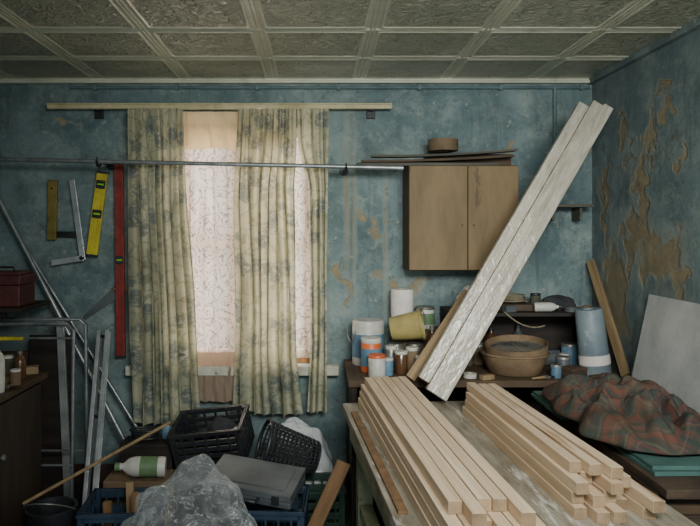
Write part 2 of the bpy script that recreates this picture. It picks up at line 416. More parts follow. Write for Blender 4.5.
def panel(cx,cy):
    spec=[(.026,.012,0),(.029,.014,-.005),(.034,.016,-.0065),(.039,.018,-.004),(.042,.02,-.001)]
    prev=None
    for k,(ins,r,dz) in enumerate(spec):
        pts=rrect(cx,cy,PX/2-ins,PYY/2-ins,r,H+dz)
        ring=[b.verts.new(v) for v in pts]
        if prev:
            n=len(ring)
            for i in range(n): 
                f=b.faces.new((prev[i],prev[(i+1)%n],ring[(i+1)%n],ring[i])); f.smooth=True
                f.material_index=0
        prev=ring
    f=b.faces.new(prev); f.material_index=1
for i in range(-4,4):
    cx=-.256+PX*i+PX/2
    if cx-PX/2<LX-.4 or cx+PX/2>RX+.45: continue
    for j in range(0,9):
        panel(cx,BY-PYY*j-PYY/2)
fin(b,'ceiling',['ceil','ceil_tex'],kind='structure')
b=NB()
for i in range(-4,5):
    x=-.256+PX*i
    if LX+.02<x<RX-.03:
        for s in (-.009,.009): tube(b,(x+s,NY,H+.001),(x+s,BY,H+.001),.0065,8)
for j in range(1,10):
    y=BY-PYY*j
    for s in (-.008,.008): tube(b,(LX,y+s,H+.001),(RX,y+s,H+.001),.0055,8)
fin(b,'trim_1','ceil',kind='structure',smooth=True)
b=NB(); bx(b,(RX-LX,.03,.03),((RX+LX)/2,BY-.015,H-.015)); tube(b,(LX,BY-.035,H-.024),(RX,BY-.035,H-.024),.009,10)
fin(b,'trim_2','ceil',kind='structure',smooth=False)
b=NB(); bx(b,(.03,BY-NY,.035),(RX-.015,(BY+NY)/2,H-.0175)); fin(b,'trim_3','wallright',kind='structure')
b=NB(); bx(b,(RX-LX,.018,.11),((RX+LX)/2,BY-.009,.055)); fin(b,'baseboard_back','darkbrown',kind='structure',bevel=.004)
# window
win=bpy.data.objects.new('window_1',None); COL.objects.link(win); win.location=((wx0+wx1)/2,BY+.07,wz0); win['kind']='structure'
ww=wx1-wx0; wh=wz1-wz0
b=NB()
for sx in (-1,1): bx(b,(.06,.07,wh),(sx*(ww/2-.03),0,wh/2))
bx(b,(ww-.1,.07,.05),(0,0,wh-.025)); bx(b,(ww-.1,.07,.05),(0,0,.025)); bx(b,(.06,.07,wh-.1),(-.065,0,wh/2))
fin(b,'window_frame','winwood',parent=win,bevel=.004)
b=NB()
bx(b,(.68,.03,.04),(0,0,wh*.5))
for x0,x1 in ((-.355,-.10),(-.03,.355)):
    for x in (x0,x1): bx(b,(.026,.035,wh-.1),(x,0,wh/2))
    for z in (.065,wh-.065): bx(b,(abs(x1-x0),.035,.028),((x0+x1)/2,0,z))
fin(b,'window_sash','winwood',parent=win,bevel=.003)
b=NB(); bx(b,(ww-.1,.004,wh-.1),(0,.02,wh/2)); fin(b,'window_glass','glass',parent=win)
a=W(124,368,3.93); c=W(339,363,3.93)
b=NB(); bx(b,(c.x-a.x,.1,.055),((a.x+c.x)/2,BY-.05,.68)); fin(b,'trim_4','sill',kind='structure',bevel=.005)

# ---------------------------------------------------------------- curtain rail, curtains
rail=E('curtain_rail','long cream painted wooden curtain rail fixed above the window','curtain rail',loc=(0,3.97,2.22))
x0=W(47,107,3.96).x; x1=W(392,107,3.96).x
b=NB(); bx(b,(x1-x0,.03,.028),((x0+x1)/2,0,0)); bx(b,(x1-x0,.012,.01),((x0+x1)/2,-.021,.012)); fin(b,'rail','rail',parent=rail,bevel=.003)
for px in (95,260,372):
    b=NB(); x=W(px,107,3.96).x; bx(b,(.03,.065,.02),(x,.046,-.01)); bx(b,(.05,.02,.05),(x,.066,-.035)); fin(b,'bracket','darkmetal',parent=rail,bevel=.002)

def curtain(name,label,L,Rr,ztop,zbot,y,nf,amp,mt,seed=0,parent=None,nv=46,cat='curtain',uvs=1.5,smallfold=.3,irr=.035):
    b=NB(); uvl=b.loops.layers.uv.new('UVMap'); nu=int(nf*16)
    g=[]
    for j in range(nv+1):
        v=j/nv; row=[]
        for i in range(nu+1):
            u=i/nu
            ph=2*math.pi*nf*(u+irr*noise.noise(Vector((u*3+seed,v*1.4,seed))))+seed
            env=.35+.65*min(1,v*2.5)
            env*=1+.9*noise.noise(Vector((u*5+seed*3,v*2,4.2)))
            s=math.sin(ph); s=math.copysign(abs(s)**.8,s)
            yy=y-amp*env*s-amp*smallfold*math.sin(ph*2.3+seed+1.5*v)*(1-.5*v)
            yy+=.011*noise.noise(Vector((u*12,v*8,seed+9)))
            x=L(v)+(Rr(v)-L(v))*u + .35*amp*math.cos(ph)*env*(0 if i in (0,nu) else 1)
            z=ztop+(zbot-ztop)*v
            if j==nv: z+=.018*noise.noise(Vector((u*5,seed,3)))
            row.append(b.verts.new((x,yy,z)))
        g.append(row)
    wid=abs(Rr(.5)-L(.5))*uvs
    for j in range(nv):
        for i in range(nu):
            f=b.faces.new((g[j][i],g[j][i+1],g[j+1][i+1],g[j+1][i]))
            for lp,(ii,jj) in zip(f.loops,((i,j),(i+1,j),(i+1,j+1),(i,j+1))):
                lp[uvl].uv=(ii/nu*wid+seed*.37,jj/nv*abs(ztop-zbot))
    return fin(b,name,mt,parent,label,cat if label else None,smooth=True,sharp=180)
xx=lambda px,Y=3.9:(px-CX)*Y/F
def lerp(*pts):
    def f(v):
        for (a,pa),(c,pc) in zip(pts,pts[1:]):
            if v<=c: return xx(pa+(pc-pa)*(v-a)/(c-a))
        return xx(pts[-1][1])
    return f
zc=lambda py,Y=3.9: CH-(py-CY)*Y/F
curtain('curtain','faded floral curtain with blue grey flowers, drawn beside the lace',lerp((0,128),(.5,130),(1,134)),lerp((0,183),(.3,186),(.6,194),(1,200)),2.195,zc(424),3.895,6.5,.03,'curtain',1.3,irr=.10)
curtain('curtain','wide floral curtain in cream and grey blue hanging in deep folds',lerp((0,238),(.3,233),(.7,235),(1,232)),lerp((0,296),(.12,296),(.25,293),(.8,296),(1,303)),2.195,zc(415),3.895,6.5,.032,'curtain',2.7,irr=.10)
curtain('curtain','narrow gathered floral curtain at the end of the rail',lerp((0,297),(.12,298),(.25,308),(.75,311),(1,307)),lerp((0,329),(.5,327),(1,327)),2.195,zc(413),3.90,3,.02,'curtain',4.1)
curtain('lace_curtain','white lace net curtain hanging against the bright window',lerp((0,176),(1,178)),lerp((0,318),(1,316)),2.1,.74,4.0,9,.008,'lace',5.2,cat='lace curtain',uvs=1.15,smallfold=.2)
curtain('curtain_valance','plain cream backlit cloth strip at the top of the window',lerp((0,178),(1,178)),lerp((0,296),(1,296)),2.19,zc(148),3.965,8,.006,'blind',6.1,nv=8,cat='valance')
curtain('curtain_lining','plain brownish lining cloth hanging under the window sill',lerp((0,190),(1,192)),lerp((0,240),(1,238)),zc(354),zc(404),3.955,4,.004,'lining',7.1,nv=12,cat='curtain lining')

# ---------------------------------------------------------------- steel pole + hooks
b=NB(); p0=W(-18,159,3.79); p1=W(403,168,3.79); tube(b,p0,p1,.0125,14); tube(b,p1-Vector((.03,0,0)),p1,.016,14)
fin(b,'steel_pole','metal',label='long dull grey steel pole hung in front of the curtains',cat='pole',smooth=True)
for px,py in ((98,161),(346,167)):
    b=NB(); c=W(px,py,3.79)
    pts=[c+Vector((0,BY-c.y-.001,-.0)),c+Vector((0,.06,-.005)),c+Vector((0,.035,-.02)),c+Vector((0,.015,-.03)),c+Vector((0,-.012,-.024)),c+Vector((0,-.024,-.004)),c+Vector((0,-.02,.018))]
    path(b,pts,.007,8); tube(b,c+Vector((0,BY-c.y-.012,0)),c+Vector((0,BY-c.y-.001,0)),.03,16)
    fin(b,'wall_hook','darkmetal',label='black metal hook screwed in the wall carrying a pole',cat='hook',smooth=True,group='pole hooks')

# ---------------------------------------------------------------- hanging tools
def bar_frame(p0,p1,n=Vector((0,-1,0))):
    z=(Vector(p0)-Vector(p1)).normalized(); y=-n; x=y.cross(z).normalized(); y=z.cross(x)
    m=Matrix((x,y,z)).transposed().to_4x4(); m.translation=Vector(p1); return m,(Vector(p0)-Vector(p1)).length
def level(name,label,p0,p1,w,d,mt,vials):
    m,L=bar_frame(p0,p1); e=E(name,label,'spirit level',mw=m)
    b=NB(); bx(b,(w*.35,d,L),(-w*.325,0,L/2)); bx(b,(w*.35,d,L),(w*.325,0,L/2)); bx(b,(w*.4,d*.4,L),(0,0,L/2))
    fin(b,'body',mt,parent=e,bevel=.0015)
    for z in (0.004,L-.004):
        b=NB(); bx(b,(w*1.06,d*1.1,.012),(0,0,z)); fin(b,'end_cap','black',parent=e,bevel=.001)
    for v in vials:
        b=NB(); bx(b,(w*.9,d*1.1,.05),(0,0,L*v)); fin(b,'vial_housing','black',parent=e,bevel=.002)
        b=NB(); tube(b,(-w*.3,-d*.6,L*v),(w*.3,-d*.6,L*v),.006,10); fin(b,'vial','vial',parent=e,smooth=True)
    return e
level('spirit_level','bright yellow spirit level hanging from a hook on the wall',W(103,172,4.0),W(92,256,4.0),.064,.024,'yellow',(.5,.85))
level('spirit_level','worn red metal spirit level hanging upright on the wall',W(119,163,4.0),W(121,357,4.0),.052,.024,'red',(.5,))
p=W(53,180,4.01); q=W(52,240,4.01); m,L=bar_frame(p,q); e=E('try_square','small olive yellow carpenter square hung on the wall','try square',mw=m)
b=NB(); bx(b,(.055,.02,L),(0,0,L/2)); fin(b,'stock','olive',parent=e,bevel=.003)
b=NB(); bx(b,(.13,.006,.034),(.09,0,.035)); fin(b,'blade','darkmetal',parent=e,bevel=.001)
b=NB(); tube(b,(0,.03,L-.05),(0,-.02,L-.05),.006,8); fin(b,'nail','darkmetal',parent=e)
m,L=bar_frame(W(72,180,4.0),W(83,260,4.0)); e=E('folding_square','pale aluminium folding square leaning open against the wall','square',mw=m)
b=NB(); bx(b,(.034,.014,L),(0,0,L/2)); fin(b,'arm','alu',parent=e,bevel=.002)
b=NB(); bx(b,(.19,.014,.034),(-.085,-.016,.01),rot=(0,R(-1),0)); fin(b,'arm','alu',parent=e,bevel=.002)
b=NB(); tube(b,(0,.01,.012),(0,-.028,.012),.012,14); fin(b,'pivot_bolt','darkmetal',parent=e,smooth=True)
sm,L=bar_frame(W(84,318,4.02),W(116,292,4.02)); hs=E('hand_saw','old hand saw hanging flat on the wall above the pipes','saw',mw=sm)
b=NB(); vs=[b.verts.new(v) for v in ((-.035,-.001,0),(.03,-.001,0),(.012,-.001,L),(-.012,-.001,L))]; b.faces.new(vs); r=bmesh.ops.extrude_face_region(b,geom=b.faces[:]); 
for v in r['geom']:
    if isinstance(v,bmesh.types.BMVert): v.co.y+=.002
fin(b,'blade','greycase',parent=hs)
b=NB(); path(b,[(-.035,0,-.005),(-.03,0,-.05),(0,0,-.065),(.025,0,-.05),(.03,0,-.005)],.009,8,closed=True); fin(b,'handle','brownwood',parent=hs,smooth=True)

# wall conduits
b=NB(); z=H-.055
tube(b,(-1.45,BY-.018,z+.0),(RX-.02,BY-.018,z),.009,10)
xv=W(555,100,4.03).x; tube(b,(xv,BY-.018,z),(xv,BY-.018,zc(160,4.03)),.011,10)
for k in range(7):
    x=-1.3+k*.48; bx(b,(.02,.03,.03),(x,BY-.016,z))
fin(b,'conduit_pipe','pipepaint',label='thin blue painted conduit running along the wall under the ceiling',cat='conduit',smooth=False)
b=NB(); c=W(564,206,3.97); bx(b,(.28,.17,.018),(c.x,BY-.086,c.z)); bx(b,(.014,.13,.08),(c.x-.08,BY-.066,c.z-.048)); bx(b,(.014,.13,.08),(c.x+.08,BY-.066,c.z-.048))
fin(b,'wall_shelf','greyboard',label='small grey wooden shelf on brackets beside the wall cabinet',cat='shelf',bevel=.002)

# ---------------------------------------------------------------- wall cabinet
fy=3.77; ca=W(409,165,fy); cb=W(519,271,fy); cw=cb.x-ca.x; chh=ca.z-cb.z; cd=BY-fy-.003
cab=E('wall_cabinet','dull olive brown plywood two-door wall cabinet on peeling wall','cabinet',loc=((ca.x+cb.x)/2,BY-.003,cb.z))
b=NB(); th=.018
bx(b,(th,cd-.02,chh),(-cw/2+th/2,-(cd-.02)/2,chh/2)); bx(b,(th,cd-.02,chh),(cw/2-th/2,-(cd-.02)/2,chh/2))
bx(b,(cw-2*th,cd-.02,th),(0,-(cd-.02)/2,th/2)); bx(b,(cw-2*th,cd-.02,th),(0,-(cd-.02)/2,chh-th/2)); bx(b,(cw-2*th,.006,chh-2*th),(0,-.004,chh/2))
fin(b,'body','plydark',parent=cab,bevel=.002)
split=-cw/2+cw*.536
for s,x0,x1 in ((-1,-cw/2,split),(1,split,cw/2)):
    dw=x1-x0-.004
    b=NB(); bx(b,(dw,.018,chh-.01),(0,0,0)); d=fin(b,'door','ply',parent=cab,loc=((x0+x1)/2,-cd+.009,chh/2),bevel=.0025)
    b=NB(); tube(b,(-s*(dw/2-.03),-.008,-.04),(-s*(dw/2-.03),-.013,-.04),.005,14); fin(b,'lock','darkmetal',parent=d)
topz=ca.z+.001
def plank(name,label,x0,x1,y,z,w,t,mt,rotz=0,sag=0,group=None,cat='board'):
    """thin board along x with a slight upward or downward bow"""
    b=NB(); n=16; L=x1-x0; prev=None
    for i in range(n+1):
        u=i/n; xx_=-L/2+L*u; zz=sag*(2*u-1)*1.0 - abs(sag)*.6*(1-(2*u-1)**2)
        ring=[b.verts.new((xx_,sy*w/2,zz+sz*t/2)) for sy,sz in ((-1,-1),(1,-1),(1,1),(-1,1))]
        if prev:
            for k in range(4): b.faces.new((prev[k],prev[(k+1)%4],ring[(k+1)%4],ring[k]))
        else: b.faces.new(ring)
        prev=ring
    b.faces.new(prev)
    return fin(b,name,mt,None,label,cat,loc=((x0+x1)/2,y,z+t/2),rot=(0,0,rotz),group=group)
gp='planks on the cabinet'
lp='thin grey weathered plank on top of the wall cabinet'
plank('plank',lp,xx(357,3.8),xx(500,3.8),3.86,topz,.1,.016,'greyboard',R(1),0,gp)
plank('plank','thin dark curved plank on top of the wall cabinet',xx(362,3.8),xx(514,3.8),3.835,topz+.034,.08,.012,'plydark',R(-1),.014,gp)
plank('plank',lp,xx(372,3.8),xx(518,3.8),3.84,topz+.066,.07,.012,'greyboard',R(.5),.018,gp)
plank('plank','thick dark plank at the back of the wall cabinet top',xx(430,3.8),xx(517,3.8),3.96,topz,.1,.075,'plydark',0,0,gp)
b=NB(); lathe(b,[(.04,0),(.082,0),(.084,.004),(.084,.062),(.082,.066),(.04,.066),(.04,0)],32)
fin(b,'tape_roll','card',label='brown roll of packing tape on planks over the cabinet',cat='tape roll',loc=(xx(447,3.75),3.862,topz+.086),smooth=True)

# ---------------------------------------------------------------- left side
def rod(name,label,p0,p1,r,mt,cat='pipe',group=None):
    b=NB(); tube(b,p0,p1,r,14); return fin(b,name,mt,None,label,cat,smooth=True,group=group)
rod('steel_pipe','long grey steel pipe leaning against the blue wall',W(-6,190,3.95),(W(150,483,3.86).x,3.87,.02),.013,'metal',group='leaning pipes')
rod('steel_pipe','long grey steel pipe leaning against the blue wall',(W(8,232,3.9).x,4.0,W(8,232,3.9).z),(W(172,483,3.9).x,3.93,.02),.010,'metal',group='leaning pipes')
rod('broom_handle','thin wooden broom handle lying over the floor clutter',(-.70,3.29,.57),(-1.32,3.075,.262),.008,'strip','broom handle')
for k,(x,w_,h_,mt) in enumerate(((-1.72,.5,.80,'paneldk'),(-1.60,.44,.66,'plydark'),(-1.50,.26,.9,'blackwood'))):
    y=3.955-.026*k
    m=Matrix.Translation((x,y-.07,.0))@Matrix.Rotation(R(-3.2),4,'X'); b=NB(); bx(b,(w_,.016,h_),(0,0,h_/2+.002))
    fin(b,'leaning_panel',mt,None,'dark wooden panel leaning on the wall behind the trestle','board',mw=m,bevel=.002,group='leaning dark panels')

lc=E('base_cabinet','dark brown low cupboard with worktop against the side wall','cupboard',loc=(LX+.005,2.3,0))
W_=.645; Ln=1.1
b=NB(); bx(b,(W_-.03,Ln-.02,.7),((W_-.03)/2,Ln/2,.41)); bx(b,(W_-.08,Ln-.04,.06),((W_-.08)/2,Ln/2,.03)); fin(b,'body','darkbrown',parent=lc,bevel=.003)
b=NB(); bx(b,(W_+.015,Ln,.03),((W_+.015)/2,Ln/2,.776)); fin(b,'worktop','plydark',parent=lc,bevel=.004)
for k in range(2):
    b=NB(); bx(b,(.018,Ln/2-.03,.64)); d=fin(b,'door','darkbrown',parent=lc,loc=(W_-.02,Ln*(.25+.5*k),.42),bevel=.003)
    b=NB(); lathe(b,[(0,.03),(.012,.028),(.014,.02),(.006,.008),(.006,0)],16,Matrix.Rotation(R(90),4,'Y')); fin(b,'knob','tin',parent=d,loc=(.009,(.2 if k==0 else -.2),.1),smooth=True)
cz=.792
b=NB(); lathe(b,[(0,.004),(.05,.004),(.09,.022),(.092,.026),(.05,.01),(0,.01)],28); fin(b,'enamel_plate','greenplate',label='green enamel plate on the dark cupboard',cat='plate',loc=(-1.52,3.03,cz),smooth=True)
def bottle(name,label,loc,r,h,mt,cap='white',cat='bottle',rot=(0,0,0),lab=None):
    e=E(name,label,cat,loc=loc,rot=rot)
    b=NB(); lathe(b,[(0,0),(r*.95,0),(r,.01),(r,h*.62),(r*.8,h*.74),(r*.35,h*.84),(r*.33,h*.92),(0,h*.92)],24); fin(b,'bottle_body',mt,parent=e,smooth=True)
    b=NB(); lathe(b,[(r*.42,h*.9),(r*.42,h),(0,h)],18); fin(b,'cap',cap,parent=e,smooth=True)
    if lab:
        b=NB(); lathe(b,[(r*1.015,h*.15),(r*1.015,h*.5)],24); fin(b,'label_band',lab,parent=e,smooth=True)
    return e
def jar(name,label,loc,r,h,mt,lid,cat='jar',lab=None,handle=False,group=None):
    e=E(name,label,cat,loc=loc,rot=(0,0,random.uniform(0,6)),group=group)
    b=NB(); lathe(b,[(0,0),(r*.96,0),(r,.006),(r,h*.86),(r*.9,h*.9),(0,h*.9)],28); fin(b,'body',mt,parent=e,smooth=True)
    b=NB(); lathe(b,[(r*.97,h*.85),(r*1.0,h*.86),(r*1.0,h*.98),(r*.95,h),(r*.5,h*.99),(0,h*.99)],28); fin(b,'lid',lid,parent=e,smooth=True)
    if lab:
        b=NB(); lathe(b,[(r*1.012,h*.18),(r*1.012,h*.7)],28); fin(b,'label_band',lab,parent=e,smooth=True)
    if handle:
        b=NB(); path(b,[(r*1.05*math.cos(a),0,h*.8-r*.8*math.sin(a)) for a in [R(k) for k in range(0,181,15)]],.003,6)
        fin(b,'wire_handle','tin',parent=e,loc=(0,-r-.01,0),smooth=True)
    return e
def crumple(name,label,cat,loc,sx,sy,sz,mt,seed,amp=.3,N=14,soft=.03,sub=5,ears=0,rot=0):
    rg=random.Random(int(seed*10)); pl=[]
    for i in range(N):
        n=Vector((rg.gauss(0,1),rg.gauss(0,1),rg.gauss(0,.7))).normalized(); pl.append((n,rg.uniform(-.7,.7),rg.choice((-1,1))*rg.uniform(.5,1)))
    b=NB(); bmesh.ops.create_icosphere(b,subdivisions=sub,radius=1)
    for v in b.verts:
        p=v.co.copy()
        wq=p+Vector((noise.noise(p*1.3+Vector((seed,0,0))),noise.noise(p*1.3+Vector((0,seed,0))),noise.noise(p*1.3+Vector((0,0,seed)))))*.35
        k=0
        for n,c,a in pl:
            d=n.dot(wq)-c; k+=a*(math.sqrt(d*d+soft*soft)-.5)
        k=k*amp*3.2/math.sqrt(N)
        k+=.12*noise.noise(p*1.2+Vector((seed,seed,0)))+.16*noise.noise(p*4+Vector((seed,0,1)))
        k=max(-.5,min(.5,k))
        p=p*(1+k)
        p.z=max(p.z,-.5)
        v.co=Vector((p.x*sx,p.y*sy,(p.z+.5)*sz))
    return fin(b,name,mt,None,label,cat,loc=loc,rot=(0,0,rot),smooth=True,sharp=70)
def junk(kind,x,y,z,s,where,rz=None,mt=None):
    rz=random.uniform(0,6.28) if rz is None else rz
    if kind=='block':
        mt=mt or random.choice(('strip','brownwood','paneldk'))
        simple_box('wood_offcut',(.09*s,.04*s,.03*s),(x,y,z+.015*s+.001),mt,'small wooden offcut '+where,'wood offcut',.0015,rot=(0,0,rz))
    elif kind=='box':
        mt=mt or random.choice(('card','greycase','paneldk','darkcloth'))
        e=E('small_box','small dusty box '+where,'box',loc=(x,y,z+.001),rot=(0,0,rz))
        b=NB(); bx(b,(.1*s,.08*s,.045*s),(0,0,.0225*s)); fin(b,'body',mt,parent=e,bevel=.002)
        b=NB(); bx(b,(.103*s,.083*s,.014*s),(0,0,.05*s)); fin(b,'lid',mt,parent=e,bevel=.002)
    elif kind=='tin': jar('tin_can','small dull tin '+where,(x,y,z+.001),.03*s,.075*s,mt or random.choice(('tin','greycase','paneldk','bluelab','olivecloth')),'tin','tin')
    elif kind=='jar': jar('screw_jar','small screw jar '+where,(x,y,z+.001),.026*s,.08*s,mt or random.choice(('amber','olivecloth','card')),random.choice(('white','tin','black')),'jar')
    elif kind=='bottle': bottle('plastic_bottle','small plastic bottle '+where,(x,y,z+.001),.026*s,.15*s,mt or random.choice(('white','greycase','amber')),random.choice(('white','black')))
    elif kind=='tape':
        b=NB(); lathe(b,[(.018*s,0),(.038*s,0),(.038*s,.025*s),(.018*s,.025*s),(.018*s,0)],24); fin(b,'tape_roll',mt or random.choice(('card','white','greycase')),label='roll of adhesive tape '+where,cat='tape roll',loc=(x,y,z+.001),smooth=True)
    elif kind=='brush':
        e=E('paint_brush','old paint brush '+where,'paint brush',loc=(x,y,z+.009),rot=(0,0,rz))
        b=NB(); tube(b,(-.09*s,0,0),(0,0,0),.006*s,8,.009*s); fin(b,'handle','strip',parent=e,smooth=True)
        b=NB(); bx(b,(.03*s,.035*s,.014*s),(.013*s,0,0)); fin(b,'ferrule','tin',parent=e,bevel=.002)
        b=NB(); bx(b,(.045*s,.033*s,.010*s),(.05*s,0,0)); fin(b,'bristles','blackwood',parent=e,bevel=.003)
    elif kind=='rag':
        crumple('rag','crumpled dirty rag '+where,'rag',(x,y,z+.001),.06*s,.05*s,.03*s,mt or random.choice(('darkcloth','olivecloth','card')),random.uniform(1,40),.3,12,.08,3)
wl='on the dark cupboard'
bottle('plastic_bottle','white plastic bottle standing on the dark cupboard',(-1.395,2.97,cz),.038,.22,'white','black')
bottle('glass_bottle','small amber glass bottle on the dark cupboard',(-1.41,3.25,cz),.028,.13,'amber','tin')
for kd,x,y,s in (('tin',-1.52,3.24,1.2),('tin',-1.64,3.17,1.5),('jar',-1.37,3.11,.9),('tin',-1.73,3.32,2),('block',-1.42,3.35,1.2),('tape',-1.46,3.16,1.0),('brush',-1.38,3.04,1),('bottle',-1.82,3.2,1.4),('jar',-1.52,3.36,1.1),('block',-1.45,2.86,1.2),('box',-1.63,3.33,.8),('rag',-1.72,2.95,1.4)):
    junk(kd,x,y,cz-.001,s,wl)
b=NB(); bx(b,(.5,.4,.022),(LX+.252,3.66,1.09)); 
for y in (3.52,3.8): bx(b,(.4,.02,.03),(LX+.202,y,1.064)); bx(b,(.02,.02,.25),(LX+.012,y,.95))
fin(b,'wall_shelf','blackwood',label='dark wooden shelf on the side wall with a toolbox',cat='shelf',bevel=.002)
tb=E('toolbox','dull red metal toolbox on the dark side shelf','toolbox',loc=(-1.66,3.62,1.102))
b=NB(); bx(b,(.26,.2,.11),(0,0,.055)); fin(b,'body','redbox',parent=tb,bevel=.006)
b=NB(); bx(b,(.27,.21,.05),(0,0,.137)); bx(b,(.25,.15,.02),(0,0,.17)); fin(b,'lid','redbox',parent=tb,bevel=.008)
b=NB(); path(b,[(-.06,0,.178),(-.055,0,.2),(.055,0,.2),(.06,0,.178)],.006,8); fin(b,'handle','darkmetal',parent=tb,smooth=True)
b=NB(); bx(b,(.03,.01,.03),(.0,-.108,.11)); fin(b,'latch','tin',parent=tb,bevel=.002)

# tube trestle
tr=E('trestle_frame','grey tubular metal trestle with a yellow cross bar','trestle',loc=(-1.58,3.58,0))
xr=W(74,322,3.5).x+1.58; zt=W(78,324,3.5).z
for sy,yy in ((-1,-.09),(1,.1)):
    b=NB(); path(b,[(-.36,yy*1.2,0.0),(-.36,yy,zt-.03),(-.33,yy,zt),(xr-.03,yy,zt),(xr,yy,zt-.03),(xr,yy*1.2,0.0)],.010,10)
    fin(b,'tube_frame','metal',parent=tr,smooth=True)
b=NB(); bx(b,(.22,.014,.018),(-.02,-.108,zt-.07)); fin(b,'cross_bar','yellow',parent=tr,bevel=.003)
for y_,z_ in ((-.11,.3),(.12,.3),(-.1,zt-.07)):
    b=NB(); tube(b,(-.36,y_,z_),(xr,y_,z_),.006,8); fin(b,'brace','metal',parent=tr,smooth=True)
# aluminium rail pair
p0=W(104,331,3.80); p1=Vector((W(88,526,3.36).x,3.35,.0))
m,L=bar_frame(p0,p1); ld=E('aluminium_rails','pair of slim joined aluminium rails leaning on the wall','metal rails',mw=m)
for s in (-1,1):
    b=NB(); x=s*.024
    bx(b,(.004,.04,L),(x-s*.009,0,L/2)); bx(b,(.018,.004,L),(x,-.018,L/2)); bx(b,(.018,.004,L),(x,.018,L/2)); fin(b,'rail','alu',parent=ld,bevel=.001)
for k in (.04,.55,.97):
    b=NB(); bx(b,(.03,.03,.012),(0,0,L*k)); fin(b,'spacer','darkmetal',parent=ld,bevel=.002)
m,L=bar_frame((W(60,328,3.86).x,3.86,1.0),(W(68,500,3.8).x,3.80,0)); b=NB(); bx(b,(.04,.016,L),(0,0,L/2)); bx(b,(.01,.02,L),(.017,0,L/2)); fin(b,'straightedge','alu',None,'flat aluminium straightedge standing behind the trestle','straightedge',mw=m,bevel=.001)

# ---------------------------------------------------------------- floor clutter
def crate(name,label,w,d,h,mt,loc,rot=(0,0,0),rows=4,cat='crate',ribs=6):
    e_=NB(); t=.012
    bx(e_,(w,d,t),(0,0,t/2))
    for sx in (-1,1):
        for sy in (-1,1): bx(e_,(.03,.03,h),(sx*(w/2-.015),sy*(d/2-.015),h/2))
    for k in range(rows):
        z=h*(k+.5)/rows; hh=h/rows*.62
        if k==rows-1: z=h-hh/2
        for s in (-1,1):
            bx(e_,(w-.03,t,hh),(0,s*(d/2-t/2),z)); bx(e_,(t,d-.03,hh),(s*(w/2-t/2),0,z))
    n=ribs
    for k in range(1,n):
        x=-w/2+w*k/n
        for s in (-1,1): bx(e_,(.01,t*1.3,h*.98),(x,s*(d/2-t*.6),h/2))
    n=4
    for k in range(1,n):
        y=-d/2+d*k/n
        for s in (-1,1): bx(e_,(t*1.3,.01,h*.98),(s*(w/2-t*.6),y,h/2))
    for s in (-1,1): bx(e_,(w+.014,.014,.018),(0,s*(d/2),h-.009)); bx(e_,(.014,d+.014,.018),(s*(w/2),0,h-.009))
    return fin(e_,name,mt,None,label,cat,loc=loc,rot=rot,bevel=.0015)
crate('plastic_crate','blue slatted plastic crate on the floor by the polythene bag',.33,.3,.26,'bluecrate',(-.88,3.12,0),(0,0,R(3)))
crate('plastic_crate','blue slatted plastic crate under a flat grey case',.34,.32,.26,'bluecrate',(-.21,3.16,0),(0,0,R(-3)))
crate('plastic_crate','dark green slatted plastic crate beside the bench',.28,.26,.2,'greencrate',(.0,3.51,0),(0,0,R(4)))
crate('plastic_crate','black plastic crate under the tilted tool crate',.42,.3,.22,'black',(-.50,3.63,0),(0,0,R(0)))
crate('tool_crate','black ribbed plastic crate tipped forward on a pile',.38,.25,.2,'black',(-.53,3.665,.30),(R(16),R(-8),R(-8)),rows=5)
# flat dark things inside the tool crate
crumple('dark_rag','crumpled dark rag inside the black tool crate','rag',(-.53,3.66,.33),.10,.06,.10,'darkcloth',12.4,.35,14,.04,4)
tub=E('plastic_tub','round black plastic tub on the floor beside the cupboard','tub',loc=(-1.195,3.08,0))
b=NB(); lathe(b,[(0,0),(.085,0),(.09,.006),(.108,.24),(.116,.242),(.116,.25),(.102,.25),(.085,.012),(0,.012)],32); fin(b,'tub_body','black',parent=tub,smooth=True)
b=NB(); path(b,[(.113*math.cos(a),.113*math.sin(a)-.004,.236-.07*math.sin(a)) for a in [R(k) for k in range(180,361,12)]],.003,6); fin(b,'handle','tin',parent=tub,smooth=True)
simple_box('cardboard_box',(.32,.18,.25),(-.895,3.47,.125),'card','brown cardboard box under a white bottle','box',.004)
simple_box('storage_box',(.28,.16,.36),(-.90,3.69,.18),'blackwood','tall dark brown box behind the cardboard box','box',.004)
bottle('plastic_bottle','white plastic bottle with green label lying on a box',(-.755,3.44,.25+.053),.05,.25,'white','greenlab',rot=(0,R(-88),R(6)),lab='greenlab')
for k,(x,y,l,a,bb_) in enumerate(((-.92,3.06,.27,-4,6),(-.85,3.16,.31,-4,-4),(-.82,3.07,.30,3,-2),(-.97,3.16,.22,3,4))):
    b=NB(); bx(b,(.035,.02,l),(0,0,l/2)); fin(b,'wood_offcut','strip' if k%2 else 'brownwood',None,'short wooden offcut standing in the blue crate','wood offcut',loc=(x,y,.014),rot=(R(bb_*.5),R(a*.6),0),bevel=.001,group='offcuts in the crate')
gc=E('tool_case','flat dark grey plastic tool case lying tilted on crates','case',loc=(-.28,3.19,.31),rot=(R(10),R(5),R(-14)))
b=NB(); bx(b,(.42,.26,.035),(0,0,0.0)); fin(b,'case_base','greycase',parent=gc,bevel=.008)
b=NB(); bx(b,(.42,.26,.03),(0,0,.034)); bx(b,(.34,.18,.006),(0,0,.05)); fin(b,'case_lid','greycase',parent=gc,bevel=.006)
b=NB(); path(b,[(-.06,-.13,.015),(-.055,-.165,.015),(.055,-.165,.015),(.06,-.13,.015)],.008,8); fin(b,'handle','black',parent=gc,smooth=True)
for s in (-1,1):
    b=NB(); bx(b,(.035,.008,.04),(s*.14,-.133,.02)); fin(b,'latch','black',parent=gc,bevel=.002)
b=NB()
